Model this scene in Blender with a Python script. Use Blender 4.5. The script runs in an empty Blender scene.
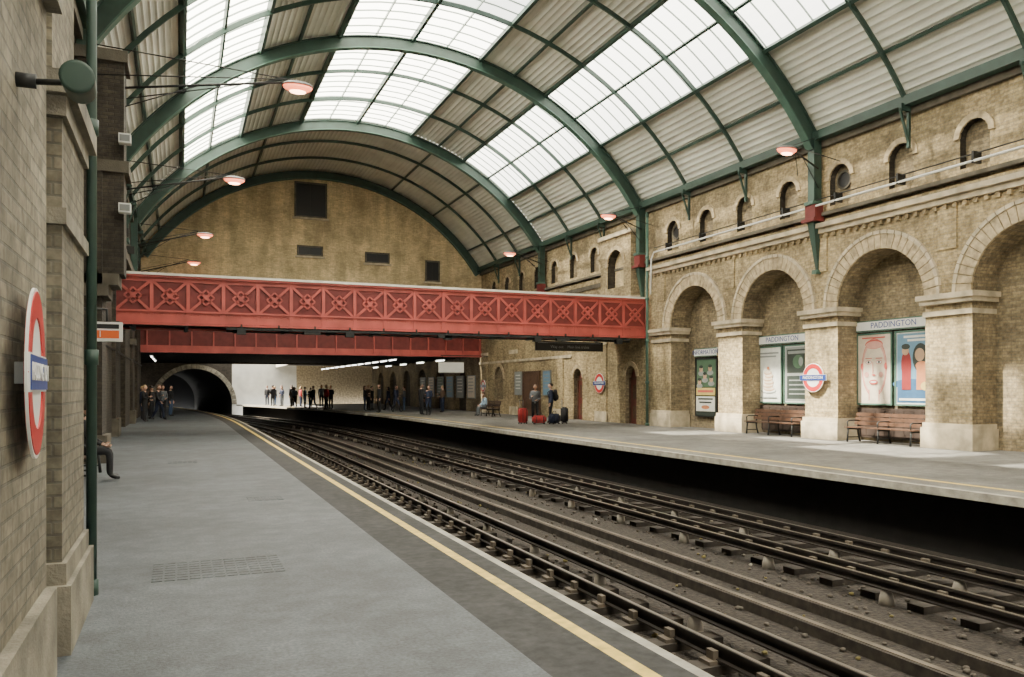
import bpy, bmesh, math, random
from math import sin, cos, pi, radians, sqrt, asin
from mathutils import Vector, Matrix
random.seed(7)
SC = bpy.context.scene
COL = SC.collection

# ------------------------------------------------------------------ materials
def new_mat(name):
    m = bpy.data.materials.new(name); m.use_nodes = True
    nt = m.node_tree
    return m, nt, nt.nodes, nt.links, nt.nodes['Principled BSDF']

def mat(name, col, rough=0.7, metal=0.0, var=0.15, scale=3.0, bump=0.0, emis=None, estr=0.0, bscale=40.0):
    m, nt, N, L, P = new_mat(name)
    P.inputs['Roughness'].default_value = rough
    P.inputs['Metallic'].default_value = metal
    if var > 0:
        tc = N.new('ShaderNodeTexCoord')
        no = N.new('ShaderNodeTexNoise'); no.inputs['Scale'].default_value = scale
        no.inputs['Detail'].default_value = 5
        L.new(tc.outputs['Object'], no.inputs['Vector'])
        mr = N.new('ShaderNodeMapRange')
        mr.inputs['From Min'].default_value = .3; mr.inputs['From Max'].default_value = .7
        mr.inputs['To Min'].default_value = 1 - var; mr.inputs['To Max'].default_value = 1 + var
        L.new(no.outputs['Fac'], mr.inputs['Value'])
        mx = N.new('ShaderNodeVectorMath'); mx.operation = 'SCALE'
        mx.inputs[0].default_value = col[:3]
        L.new(mr.outputs[0], mx.inputs['Scale'])
        L.new(mx.outputs[0], P.inputs['Base Color'])
    else:
        P.inputs['Base Color'].default_value = (*col[:3], 1)
    if bump > 0:
        tc2 = N.new('ShaderNodeTexCoord')
        n2 = N.new('ShaderNodeTexNoise'); n2.inputs['Scale'].default_value = bscale
        L.new(tc2.outputs['Object'], n2.inputs['Vector'])
        b = N.new('ShaderNodeBump'); b.inputs['Strength'].default_value = bump
        b.inputs['Distance'].default_value = .03
        L.new(n2.outputs['Fac'], b.inputs['Height']); L.new(b.outputs[0], P.inputs['Normal'])
    if emis:
        P.inputs['Emission Color'].default_value = (*emis, 1)
        P.inputs['Emission Strength'].default_value = estr
    return m

def brick_mat(name, c1, c2, mortar, rw=.24, rh=.08, dirt=.45, spk=.35):
    m, nt, N, L, P = new_mat(name)
    P.inputs['Roughness'].default_value = .9
    tc = N.new('ShaderNodeTexCoord'); se = N.new('ShaderNodeSeparateXYZ')
    L.new(tc.outputs['Object'], se.inputs[0])
    ge = N.new('ShaderNodeNewGeometry'); sn = N.new('ShaderNodeSeparateXYZ')
    L.new(ge.outputs['True Normal'], sn.inputs[0])
    ab = N.new('ShaderNodeMath'); ab.operation = 'ABSOLUTE'; L.new(sn.outputs[0], ab.inputs[0])
    gt = N.new('ShaderNodeMath'); gt.operation = 'GREATER_THAN'; gt.inputs[1].default_value = .6
    L.new(ab.outputs[0], gt.inputs[0])
    mx = N.new('ShaderNodeMix'); mx.data_type = 'FLOAT'
    L.new(gt.outputs[0], mx.inputs[0]); L.new(se.outputs[0], mx.inputs[2]); L.new(se.outputs[1], mx.inputs[3])
    cb = N.new('ShaderNodeCombineXYZ'); L.new(mx.outputs[0], cb.inputs[0]); L.new(se.outputs[2], cb.inputs[1])
    br = N.new('ShaderNodeTexBrick'); br.inputs['Scale'].default_value = 1
    br.inputs['Brick Width'].default_value = rw; br.inputs['Row Height'].default_value = rh
    br.inputs['Mortar Size'].default_value = .009; br.inputs['Mortar Smooth'].default_value = .3
    br.inputs['Bias'].default_value = -.1
    br.inputs['Color1'].default_value = (*c1, 1); br.inputs['Color2'].default_value = (*c2, 1)
    br.inputs['Mortar'].default_value = (*mortar, 1)
    L.new(cb.outputs[0], br.inputs['Vector'])
    def nz(scale, det, a, b, lo, hi, stretch=None):
        no = N.new('ShaderNodeTexNoise'); no.inputs['Scale'].default_value = scale; no.inputs['Detail'].default_value = det
        no.inputs['Roughness'].default_value = .65
        if stretch:
            mp = N.new('ShaderNodeMapping'); mp.inputs['Scale'].default_value = stretch
            L.new(tc.outputs['Object'], mp.inputs[0]); L.new(mp.outputs[0], no.inputs['Vector'])
        else: L.new(tc.outputs['Object'], no.inputs['Vector'])
        mr = N.new('ShaderNodeMapRange'); mr.inputs['From Min'].default_value = a; mr.inputs['From Max'].default_value = b
        mr.inputs['To Min'].default_value = lo; mr.inputs['To Max'].default_value = hi
        L.new(no.outputs['Fac'], mr.inputs['Value']); return mr
    m1 = nz(.55, 7, .35, .62, 1 - dirt, 1.08); m2 = nz(9, 3, .35, .65, 1 - spk, 1 + spk * .6); m3 = nz(1.3, 5, .4, .65, .72, 1.05, (1, 1, .18))
    mu = N.new('ShaderNodeMath'); mu.operation = 'MULTIPLY'; L.new(m1.outputs[0], mu.inputs[0]); L.new(m2.outputs[0], mu.inputs[1])
    mv = N.new('ShaderNodeMath'); mv.operation = 'MULTIPLY'; L.new(mu.outputs[0], mv.inputs[0]); L.new(m3.outputs[0], mv.inputs[1])
    sc = N.new('ShaderNodeVectorMath'); sc.operation = 'SCALE'
    L.new(br.outputs['Color'], sc.inputs[0]); L.new(mv.outputs[0], sc.inputs['Scale'])
    L.new(sc.outputs[0], P.inputs['Base Color'])
    b = N.new('ShaderNodeBump'); b.inputs['Strength'].default_value = .5; b.inputs['Distance'].default_value = .01
    b.invert = True
    L.new(br.outputs['Fac'], b.inputs['Height']); L.new(b.outputs[0], P.inputs['Normal'])
    return m

def asphalt_mat(name, col, rough=.6):
    m, nt, N, L, P = new_mat(name)
    P.inputs['Roughness'].default_value = rough
    tc = N.new('ShaderNodeTexCoord')
    cur = None
    n2 = None
    for sc_, det, a, b_, lo, hi in ((.55, 8, .40, .60, .72, 1.18), (3.5, 6, .42, .60, .80, 1.14), (38, 3, .35, .65, .68, 1.32)):
        n1 = N.new('ShaderNodeTexNoise'); n1.inputs['Scale'].default_value = sc_; n1.inputs['Detail'].default_value = det
        n1.inputs['Roughness'].default_value = .7; L.new(tc.outputs['Object'], n1.inputs['Vector'])
        mr = N.new('ShaderNodeMapRange'); mr.inputs['From Min'].default_value = a; mr.inputs['From Max'].default_value = b_
        mr.inputs['To Min'].default_value = lo; mr.inputs['To Max'].default_value = hi
        L.new(n1.outputs['Fac'], mr.inputs['Value'])
        if cur is None: cur = mr
        else:
            mu = N.new('ShaderNodeMath'); mu.operation = 'MULTIPLY'
            L.new(cur.outputs[0], mu.inputs[0]); L.new(mr.outputs[0], mu.inputs[1]); cur = mu
        n2 = n1
    sc = N.new('ShaderNodeVectorMath'); sc.operation = 'SCALE'; sc.inputs[0].default_value = col
    L.new(cur.outputs[0], sc.inputs['Scale']); L.new(sc.outputs[0], P.inputs['Base Color'])
    b = N.new('ShaderNodeBump'); b.inputs['Strength'].default_value = .25; b.inputs['Distance'].default_value = .01
    L.new(n2.outputs['Fac'], b.inputs['Height']); L.new(b.outputs[0], P.inputs['Normal'])
    return m

M = {}
M['brick'] = brick_mat('yellow_stock_brick', (.56, .43, .235), (.33, .25, .13), (.35, .295, .20))
M['brickrec'] = brick_mat('shaded_stock_brick', (.36, .28, .16), (.21, .16, .095), (.21, .18, .125))  # darker copy of the stock brick, recess shadow put into the colour
M['bricknear'] = brick_mat('near_stock_brick', (.30, .265, .19), (.20, .175, .125), (.19, .175, .135), dirt=.4)  # darker, greyer brick for the near left wall
M['brickdk'] = brick_mat('shaded_dark_brick', (.075, .06, .042), (.045, .036, .026), (.045, .038, .03))  # near-black brick; shadow on the left wall and reveals put into its colour
M['brickgable'] = brick_mat('lit_gable_brick', (.88, .69, .39), (.66, .51, .28), (.62, .52, .34), dirt=.35, spk=.15)  # paler brick copy, light falling on the gable put into the colour
M['tundark'] = mat('tunnel_dark', (.02, .018, .016), .9, var=.4)  # near-black lining: the darkness inside the tunnel put into the colour
M['vous'] = mat('voussoir_brick', (.42, .335, .21), .9, var=.4, scale=6)
M['stone'] = mat('weathered_stone', (.48, .41, .29), .85, var=.35, scale=2.5, bump=.2)
M['stonenear'] = mat('dull_stone', (.21, .19, .145), .85, var=.45, scale=3, bump=.3)  # duller, darker stone
M['stonedk'] = mat('dark_stone', (.10, .087, .065), .85, var=.35, scale=2.5, bump=.2)  # much darker version of the stone
M['asph'] = asphalt_mat('platform_asphalt', (.078, .089, .098), .6)
M['asph2'] = asphalt_mat('platform_paving', (.155, .15, .138), .7)
M['slab'] = brick_mat('edge_paving_slabs', (.16, .165, .155), (.13, .134, .128), (.05, .05, .05), rw=.6, rh=.1, dirt=.2)
M['cop'] = mat('platform_coping', (.34, .32, .27), .75, var=.3, scale=5, bump=.2)
M['yellow'] = mat('yellow_line_paint', (.66, .47, .10), .6, var=.3, scale=9)
M['platside'] = mat('platform_face_shade', (.008, .007, .006), .95, var=.4)  # near-black: shade of the recess below the coping put into the colour
M['ballast'] = mat('dirty_ballast', (.034, .027, .021), .95, var=.6, scale=14, bump=1.0, bscale=22)
M['sleeper'] = mat('timber_sleeper', (.042, .034, .027), .9, var=.4, scale=8)
M['rail'] = mat('rail_rust', (.020, .015, .012), .7, metal=.2, var=.3)
M['railtop'] = mat('rail_polished_head', (.24, .215, .18), .42, metal=.9, var=.1)
M['chair'] = mat('rail_chair_iron', (.12, .097, .072), .8, var=.4)
M['insul'] = mat('insulator_ceramic', (.27, .24, .20), .6, var=.3)
M['green'] = mat('green_painted_iron', (.030, .062, .048), .5, var=.2)
M['greenlt'] = mat('pale_green_painted_iron', (.065, .13, .10), .5, var=.2)
M['dark'] = mat('dark_iron', (.012, .013, .013), .6, var=.2)
M['red'] = mat('red_painted_iron', (.44, .085, .07), .5, var=.22, scale=1.5)
M['reddk'] = mat('red_iron_backing', (.16, .024, .022), .6, var=.2)
M['cap'] = mat('pale_capping', (.74, .69, .61), .5, var=.1)  # pale tone; on the footbridge it stands for a sunlit top edge
M['bar'] = mat('glazing_bar', (.26, .32, .29), .6, var=.1)
M['roof'] = mat('roof_sheeting', (.62, .62, .54), .7, var=.15, scale=.5)
M['white'] = mat('white_enamel', (.74, .74, .70), .4, var=.04)
M['ured'] = mat('roundel_red', (.50, .03, .03), .4, var=0)
M['ublue'] = mat('roundel_blue', (.02, .05, .24), .4, var=0)
M['wood'] = mat('varnished_wood', (.085, .043, .025), .5, var=.3, scale=8)
M['dado'] = mat('dado_dark_paint', (.035, .022, .017), .6, var=.3, scale=5)
M['door'] = mat('maroon_door_paint', (.12, .03, .022), .5, var=.2)
M['pale'] = mat('pale_rendered_wall', (.72, .70, .62), .8, var=.15, scale=1)
M['ceil'] = mat('undercroft_ceiling', (.08, .07, .06), .85, var=.2)
M['tube'] = mat('fluorescent_tube', (1, 1, 1), .5, var=0, emis=(1, .98, .9), estr=9)
M['lampglow'] = mat('lamp_glow', (.9, .4, .3), .5, var=0, emis=(1, .20, .08), estr=3.2)
M['lampcore'] = mat('lamp_core', (1, .8, .7), .5, var=0, emis=(1, .50, .28), estr=14)
M['black'] = mat('black_paint', (.008, .008, .009), .5, var=0)
M['grey'] = mat('grey_metal', (.22, .23, .23), .5, metal=.3, var=.1)
M['orange'] = mat('orange_sign', (.75, .13, .02), .5, var=0)
M['glasspane'] = mat('dark_window_glass', (.010, .010, .012), .5, var=0)

def glass_mat(name, tlf, panes=False):
    m, nt, N, L, P = new_mat(name)
    out = N['Material Output']
    N.remove(P)
    tr = N.new('ShaderNodeBsdfTransparent'); tl = N.new('ShaderNodeBsdfTranslucent')
    tl.inputs[0].default_value = (.97, .98, .95, 1)
    mx = N.new('ShaderNodeMixShader'); mx.inputs[0].default_value = tlf
    tc = N.new('ShaderNodeTexCoord'); no = N.new('ShaderNodeTexNoise'); no.inputs['Scale'].default_value = 1.0
    no.inputs['Detail'].default_value = 6
    L.new(tc.outputs['Object'], no.inputs['Vector'])
    cr = N.new('ShaderNodeMix'); cr.data_type = 'RGBA'
    cr.inputs[6].default_value = (.7, .73, .70, 1); cr.inputs[7].default_value = (1, 1, 1, 1)
    L.new(no.outputs['Fac'], cr.inputs[0]); L.new(cr.outputs[2], tr.inputs[0])
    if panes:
        # made-up obscured cells, random and all far ones, placed to shape the sun patches
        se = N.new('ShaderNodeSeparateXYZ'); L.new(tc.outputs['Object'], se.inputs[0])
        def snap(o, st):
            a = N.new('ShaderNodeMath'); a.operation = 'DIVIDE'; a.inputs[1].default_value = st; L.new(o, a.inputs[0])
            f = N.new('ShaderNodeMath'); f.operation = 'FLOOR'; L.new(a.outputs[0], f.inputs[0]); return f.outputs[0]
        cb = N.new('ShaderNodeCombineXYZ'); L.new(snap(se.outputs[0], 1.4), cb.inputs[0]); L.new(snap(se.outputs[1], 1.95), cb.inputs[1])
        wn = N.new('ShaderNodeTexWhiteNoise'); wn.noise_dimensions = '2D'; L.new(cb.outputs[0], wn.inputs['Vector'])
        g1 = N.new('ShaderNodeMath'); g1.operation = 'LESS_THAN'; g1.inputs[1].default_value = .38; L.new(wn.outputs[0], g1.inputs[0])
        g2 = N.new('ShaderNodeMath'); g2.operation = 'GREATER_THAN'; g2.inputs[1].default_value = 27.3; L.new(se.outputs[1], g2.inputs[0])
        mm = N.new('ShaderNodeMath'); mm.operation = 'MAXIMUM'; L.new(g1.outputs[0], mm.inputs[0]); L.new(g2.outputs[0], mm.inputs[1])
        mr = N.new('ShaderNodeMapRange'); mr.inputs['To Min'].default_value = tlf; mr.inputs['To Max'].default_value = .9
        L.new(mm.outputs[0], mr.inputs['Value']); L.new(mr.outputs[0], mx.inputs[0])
    L.new(tr.outputs[0], mx.inputs[1]); L.new(tl.outputs[0], mx.inputs[2]); L.new(mx.outputs[0], out.inputs[0])
    return m
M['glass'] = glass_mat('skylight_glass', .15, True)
M['glassr'] = glass_mat('skylight_glass_sun_dimming', .8)  # made cloudy to weaken direct sun through the right band
M['glassd'] = glass_mat('skylight_glass_sun_blocking', .97)  # made almost fully diffusing to keep direct sun off the tracks

# ------------------------------------------------------------------ mesh builder
class MB:
    def __init__(s): s.v = []; s.f = []; s.m = []; s.mats = []; s.sm = []
    def mi(s, k):
        mm = M[k] if isinstance(k, str) else k
        if mm not in s.mats: s.mats.append(mm)
        return s.mats.index(mm)
    def add(s, vs, fs, k, smooth=False):
        o = len(s.v); s.v += [tuple(v) for v in vs]; i = s.mi(k)
        for f in fs: s.f.append([a + o for a in f]); s.m.append(i); s.sm.append(smooth)
    def quad(s, a, b, c, d, k): s.add([a, b, c, d], [(0, 1, 2, 3)], k)
    def box(s, x0, x1, y0, y1, z0, z1, k):
        vs = [(x, y, z) for z in (z0, z1) for y in (y0, y1) for x in (x0, x1)]
        s.add(vs, [(0, 2, 3, 1), (4, 5, 7, 6), (0, 1, 5, 4), (2, 6, 7, 3), (0, 4, 6, 2), (1, 3, 7, 5)], k)
    def beam(s, p, q, w, h, k, up=(0, 0, 1)):
        p = Vector(p); q = Vector(q); t = (q - p).normalized(); up = Vector(up)
        sd = t.cross(up)
        if sd.length < 1e-4: sd = t.cross(Vector((1, 0, 0)))
        sd.normalize(); u = sd.cross(t)
        vs = [c + sd * a * w / 2 + u * b * h / 2 for c in (p, q) for a, b in ((-1, -1), (1, -1), (1, 1), (-1, 1))]
        s.add(vs, [(0, 1, 2, 3), (7, 6, 5, 4), (0, 4, 5, 1), (1, 5, 6, 2), (2, 6, 7, 3), (3, 7, 4, 0)], k)
    def tube(s, pts, rad, k, n=8, cap=True, flat=None):
        pts = [Vector(p) for p in pts]
        if not hasattr(rad, '__len__'): rad = [rad] * len(pts)
        vs = []; fs = []
        ref = None
        for i, p in enumerate(pts):
            t = (pts[min(i + 1, len(pts) - 1)] - pts[max(i - 1, 0)]).normalized()
            if ref is None:
                ref = Vector((0, 0, 1)) if abs(t.z) < .9 else Vector((1, 0, 0))
            a = t.cross(ref).normalized(); b = a.cross(t).normalized(); ref = b
            fl = flat or 1
            for j in range(n):
                an = 2 * pi * j / n
                vs.append(p + a * cos(an) * rad[i] + b * sin(an) * rad[i] * fl)
        for i in range(len(pts) - 1):
            for j in range(n):
                j2 = (j + 1) % n
                fs.append((i * n + j, i * n + j2, (i + 1) * n + j2, (i + 1) * n + j))
        if cap:
            fs.append(tuple(range(n))[::-1]); fs.append(tuple((len(pts) - 1) * n + j for j in range(n)))
        s.add(vs, fs, k, True)
    def ball(s, c, r, k, nu=10, nv=7, fn=None):
        if not hasattr(r, '__len__'): r = (r, r, r)
        vs = []; fs = []
        for i in range(nv + 1):
            th = pi * i / nv
            for j in range(nu):
                ph = 2 * pi * j / nu
                v = Vector((sin(th) * cos(ph), sin(th) * sin(ph), cos(th)))
                if fn: v = fn(v)
                vs.append((c[0] + v.x * r[0], c[1] + v.y * r[1], c[2] + v.z * r[2]))
        for i in range(nv):
            for j in range(nu):
                j2 = (j + 1) % nu
                fs.append((i * nu + j, (i + 1) * nu + j, (i + 1) * nu + j2, i * nu + j2))
        s.add(vs, fs, k, True)
    def disc(s, cx, cz, r0, r1, y, t, k, n=40, a0=0, a1=2 * pi):
        vs = []; fs = []
        for i in range(n + 1):
            a = a0 + (a1 - a0) * i / n
            for r in (r0, r1):
                for yy in (y, y + t): vs.append((cx + r * cos(a), yy, cz + r * sin(a)))
        for i in range(n):
            b = i * 4; c = b + 4
            fs += [(b, b + 2, c + 2, c), (b + 2, b + 3, c + 3, c + 2), (b + 1, c + 1, c + 3, b + 3), (b, c, c + 1, b + 1)]
        s.add(vs, fs, k)
    def poly(s, pts, y, k, t=.004):
        n = len(pts)
        vs = [(p[0], y, p[1]) for p in pts] + [(p[0], y + t, p[1]) for p in pts]
        fs = [tuple(range(n)), tuple(range(2 * n - 1, n - 1, -1))] + [(i, i + n, (i + 1) % n + n, (i + 1) % n) for i in range(n)]
        s.add(vs, fs, k)
    def ell(s, cx, cz, rx, rz, y, k, n=24, t=.004):
        s.poly([(cx + rx * cos(2 * pi * i / n), cz + rz * sin(2 * pi * i / n)) for i in range(n)], y, k, t)
    def obj(s, name, loc=(0, 0, 0), rz=0, parent=None):
        me = bpy.data.meshes.new(name); me.from_pydata(s.v, [], s.f)
        for m_ in s.mats: me.materials.append(m_)
        me.polygons.foreach_set('material_index', s.m)
        me.polygons.foreach_set('use_smooth', s.sm)
        me.update()
        bm = bmesh.new(); bm.from_mesh(me); bmesh.ops.recalc_face_normals(bm, faces=bm.faces); bm.to_mesh(me); bm.free()
        o = bpy.data.objects.new(name, me); COL.objects.link(o)
        o.location = loc; o.rotation_euler = (0, 0, rz)
        if parent: o.parent = parent
        return o

def text(body, size, loc, k, parent, rot=(pi / 2, 0, 0), name='lettering', sx=1.0):
    cu = bpy.data.curves.new(name, 'FONT'); cu.body = body; cu.size = size
    cu.align_x = 'CENTER'; cu.align_y = 'CENTER'; cu.extrude = .002; cu.resolution_u = 3
    cu.materials.append(M[k]); o = bpy.data.objects.new(name, cu); COL.objects.link(o)
    o.location = loc; o.rotation_euler = rot; o.scale = (sx, 1, 1); o.parent = parent
    return o

# ------------------------------------------------------------------ layout
WX = 18.8; LX = -2.1; CX = 8.35; R = 12.43; ZC = 2.67
def kk(X): return .0024 + .0007 * (X - 2.77) / 8.63
def xf(X, Y): return X - kk(X) * max(0, Y - 38) ** 2
YS = [-16, 0, 10, 20, 30, 38] + list(range(41, 86, 3)) + [92, 100, 112]
YP = [y for y in YS if y < 85]
RZ = -.95
BZ = -1.22

def strip(mb, xa, xb, z, k, ys=YP):
    for i in range(len(ys) - 1):
        a, b = ys[i], ys[i + 1]
        mb.quad((xa(a), a, z), (xb(a), a, z), (xb(b), b, z), (xa(b), b, z), k)

E = lambda X: (lambda y: xf(X, y))
mb = MB()
strip(mb, lambda y: LX - .6 if y < 51 else -6.2, E(1.93), 0, 'asph')
strip(mb, E(1.93), E(2.40), 0, 'slab')
strip(mb, E(2.40), E(2.50), 0, 'yellow')
strip(mb, E(2.50), E(2.69), 0, 'slab')
strip(mb, E(2.69), E(2.77), 0, 'cop')
for i in range(len(YP) - 1):
    a, b = YP[i], YP[i + 1]
    mb.quad((xf(2.77, a), a, 0), (xf(2.77, b), b, 0), (xf(2.77, b), b, -.12), (xf(2.77, a), a, -.12), 'cop')
    mb.quad((xf(2.77, a), a, -.12), (xf(2.77, b), b, -.12), (xf(2.6, b), b, -.12), (xf(2.6, a), a, -.12), 'cop')
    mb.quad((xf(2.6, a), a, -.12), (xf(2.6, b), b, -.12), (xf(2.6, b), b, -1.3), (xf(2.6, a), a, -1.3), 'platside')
# small cast covers / ribbed tiles let into the asphalt
for (cx_, cy_, wx_, wy_) in ((.32, 7.7, 1.1, .8), (1.2, 12.3, .6, .6), (.1, 19.0, .7, .7)):
    for i in range(int(wx_ / .1)):
        for j in range(int(wy_ / .1)):
            x_ = cx_ - wx_ / 2 + i * .1; y_ = cy_ - wy_ / 2 + j * .1
            mb.box(x_ + .008, x_ + .092, y_ + .008, y_ + .092, .0, .004, 'asph')
mb.obj('railway_platform')
mb = MB()
strip(mb, E(12.22), lambda y: 20.2, 0, 'asph2')
strip(mb, E(12.08), E(12.22), 0, 'yellow')
strip(mb, E(11.55), E(12.08), 0, 'asph2')
strip(mb, E(11.4), E(11.55), 0, 'cop')
for i in range(len(YP) - 1):
    a, b = YP[i], YP[i + 1]
    mb.quad((xf(11.4, a), a, 0), (xf(11.4, b), b, 0), (xf(11.4, b), b, -.13), (xf(11.4, a), a, -.13), 'cop')
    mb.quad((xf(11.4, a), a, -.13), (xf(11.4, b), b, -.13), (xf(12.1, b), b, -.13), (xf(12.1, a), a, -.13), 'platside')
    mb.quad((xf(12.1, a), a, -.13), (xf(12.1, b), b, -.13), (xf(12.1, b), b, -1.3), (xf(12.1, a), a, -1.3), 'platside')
mb.obj('railway_platform')
mb = MB()
strip(mb, lambda y: xf(2.5, y), lambda y: xf(12.2, y), BZ, 'ballast', ys=YP)
strip(mb, lambda y: xf(2.5, 83) - (y - 83) * .1, lambda y: xf(11.6, 83) - (y - 83) * .1, BZ, 'tundark', ys=[83, 100, 112])
mb.obj('track_bed')

def track(cx, cond):
    mb = MB()
    def railrun(X, zt, h, w, topm='railtop'):
        for i in range(len(YP) - 1):
            a, b = YP[i], YP[i + 1]
            pa = Vector((xf(X, a), a, 0)); pb = Vector((xf(X, b), b, 0))
            for (wd, z0, z1, kx) in ((w, zt - .035, zt, 'rail'), (.02, zt - h + .02, zt - .035, 'rail'), (w * 1.9, zt - h, zt - h + .02, 'rail')):
                mb.beam(pa + Vector((0, 0, (z0 + z1) / 2)), pb + Vector((0, 0, (z0 + z1) / 2)), wd, z1 - z0, kx)
            mb.beam(pa + Vector((0, 0, zt + .002)), pb + Vector((0, 0, zt + .002)), w * .6, .006, topm)
    for s in (-.75, .75): railrun(cx + s, RZ, .15, .07)
    for X in cond: railrun(X, RZ + .06, .13, .08, 'railtop')
    y = -4.0
    while y < 83:
        x = xf(cx, y)
        mb.box(x - 1.3, x + 1.3, y - .125, y + .125, BZ - .05, BZ + .09, 'sleeper')
        if y < 60:
            for s in (-.75, .75):
                mb.box(x + s - .17, x + s + .17, y - .09, y + .09, BZ + .09, BZ + .13, 'chair')
                mb.box(x + s - .1, x + s - .04, y - .06, y + .06, BZ + .13, BZ + .22, 'chair')
                mb.box(x + s + .04, x + s + .1, y - .06, y + .06, BZ + .13, BZ + .22, 'chair')
        y += .76
    y = -3.6
    while y < 60:
        for X in cond:
            x = xf(X, y)
            mb.tube([(x, y, BZ - .02), (x, y, BZ + .1), (x, y, RZ - .06)], [.1, .09, .06], 'insul', n=8)
        y += 2.28
    mb.obj('railway_track')
track(4.25, [4.25, 5.55])
track(9.9, [9.9, 8.55])
mb = MB()
for X in (6.75, 7.45):
    for i in range(len(YP) - 1):
        a, b = YP[i], YP[i + 1]
        mb.beam((xf(X, a), a, BZ + .06), (xf(X, b), b, BZ + .06), .16, .14, 'sleeper')
        mb.beam((xf(X, a), a, BZ + .135), (xf(X, b), b, BZ + .135), .08, .01, 'chair')
mb.obj('cable_trough')
mb = MB()
cm = [mat('litter_paper', (.45, .43, .36), .8, var=.2), mat('litter_leaf', (.16, .13, .04), .8, var=.2), mat('litter_stone', (.10, .085, .068), .9, var=.4)]
for i in range(2600):
    y = random.uniform(1, 34); x = random.uniform(3.0, 11.2)
    s = random.uniform(.02, .05)
    mb.ball((x, y, BZ + s * .5), (s, s * .8, s * .6), cm[0] if i % 60 == 0 else cm[2] if i % 13 else cm[1], 5, 3)
mb.obj('track_litter')

# ------------------------------------------------------------------ arcaded wall
def arch_wall(mb, x, y0, y1, z0, z1, ops, k, krev, kback, sg=1, n=14):
    cur = y0
    P = lambda y, z, d=0: (x + sg * d, y, z)
    for (yc, hw, zb, zs, dp) in sorted(ops):
        ya, yb = yc - hw, yc + hw
        mb.quad(P(cur, z0), P(ya, z0), P(ya, z1), P(cur, z1), k)
        arc = [(yc - hw * cos(pi * i / n), zs + hw * sin(pi * i / n)) for i in range(n + 1)]
        for i in range(n):
            a, b = arc[i], arc[i + 1]
            mb.quad(P(a[0], a[1]), P(b[0], b[1]), P(b[0], z1), P(a[0], z1), k)
            mb.quad(P(a[0], a[1]), P(b[0], b[1]), P(b[0], b[1], dp), P(a[0], a[1], dp), krev)
        if zb > z0:
            mb.quad(P(ya, z0), P(yb, z0), P(yb, zb), P(ya, zb), k)
            mb.quad(P(ya, zb), P(yb, zb), P(yb, zb, dp), P(ya, zb, dp), krev)
        mb.quad(P(ya, zb), P(ya, zs), P(ya, zs, dp), P(ya, zb, dp), krev)
        mb.quad(P(yb, zb), P(yb, zs), P(yb, zs, dp), P(yb, zb, dp), krev)
        vs = [P(ya, zb, dp)] + [P(a[0], a[1], dp) for a in arc] + [P(yb, zb, dp)]
        mb.add(vs, [tuple(range(len(vs)))], kback)
        cur = yb
    mb.quad(P(cur, z0), P(y1, z0), P(y1, z1), P(cur, z1), k)

def vous(mb, x, yc, r0, r1, zs, t, k, n=19, sg=1, back=.02):
    for i in range(n):
        a0 = pi * i / n + .006; a1 = pi * (i + 1) / n - .006
        vs = []
        for xx in (x - sg * t, x + sg * back):
            for a, r in ((a0, r0), (a1, r0), (a1, r1), (a0, r1)):
                vs.append((xx, yc + r * cos(a), zs + r * sin(a)))
        mb.add(vs, [(0, 1, 2, 3), (7, 6, 5, 4), (0, 4, 5, 1), (1, 5, 6, 2), (2, 6, 7, 3), (3, 7, 4, 0)], k)

PIERS = [28.8 - 4.55 * i for i in range(10)]
BAYS = [p - 2.275 for p in PIERS[:-1]]
HW = 1.575; SP = 4.1; DP = .9
YB = -12.15
mb = MB()
ops = [(b, HW, 0, SP, DP) for b in BAYS]
ops.append((31.3, .48, 0, 2.15, .35)); ops.append((36.5, .48, 0, 2.15, .35))
ops += [(47.5, .8, .9, 2.2, .2)]
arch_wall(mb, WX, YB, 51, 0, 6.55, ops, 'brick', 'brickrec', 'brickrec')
nops = []; y = YB + 1.6
while y < 50:
    if not (30.3 < y < 33.5): nops.append((y, .42, 7.35, 8.15, .22))
    y += 2.275
arch_wall(mb, WX + .12, YB, 51, 6.9, 9.6, nops, 'brick', 'brickdk', 'brickrec')
mb.quad((WX, YB, 6.55), (WX, 51, 6.55), (WX, 51, 6.95), (WX, YB, 6.95), 'brick')
for i, (y, hw, zb, zs, dp) in enumerate(nops):
    vous(mb, WX + .12, y, .42, .58, 8.15, .05, 'vous', 9)
    if i % 4 == 1:
        for q in range(16):
            a = 2 * pi * q / 16
            mb.beam((WX + .3, y + .27 * cos(a), 8.1 + .27 * sin(a)), (WX + .3, y + .27 * cos(a + .42), 8.1 + .27 * sin(a + .42)), .06, .06, 'stonedk')
        vs = [(WX + .32, y + .26 * cos(2 * pi * q / 16), 8.1 + .26 * sin(2 * pi * q / 16)) for q in range(16)]
        mb.add(vs, [tuple(range(16))], 'black')
for b in BAYS: vous(mb, WX, b, HW, HW + .42, SP, .06, 'vous', 25)
for b in BAYS: vous(mb, WX, b, HW + .42, HW + .52, SP, .10, 'stone', 25)
for yy in (31.3, 36.5): vous(mb, WX, yy, .48, .68, 2.15, .05, 'vous', 11)
for yy in (47.5,): vous(mb, WX, yy, .8, 1.0, 2.2, .05, 'vous', 11)
mb.box(WX - .14, WX + .12, YB, 29.6, 6.5, 6.66, 'stone')
mb.box(WX - .26, WX + .12, YB, 29.6, 6.66, 6.80, 'stone')
mb.box(WX - .10, WX + .14, YB, 51, 7.05, 7.16, 'stonedk')
mb.box(WX - .02, WX + .3, YB, 51, 9.25, 9.6, 'stonedk')
mb.box(WX - .08, WX + .12, 33.4, 51, 6.5, 6.7, 'stonedk')
X2 = WX - .45
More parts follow.
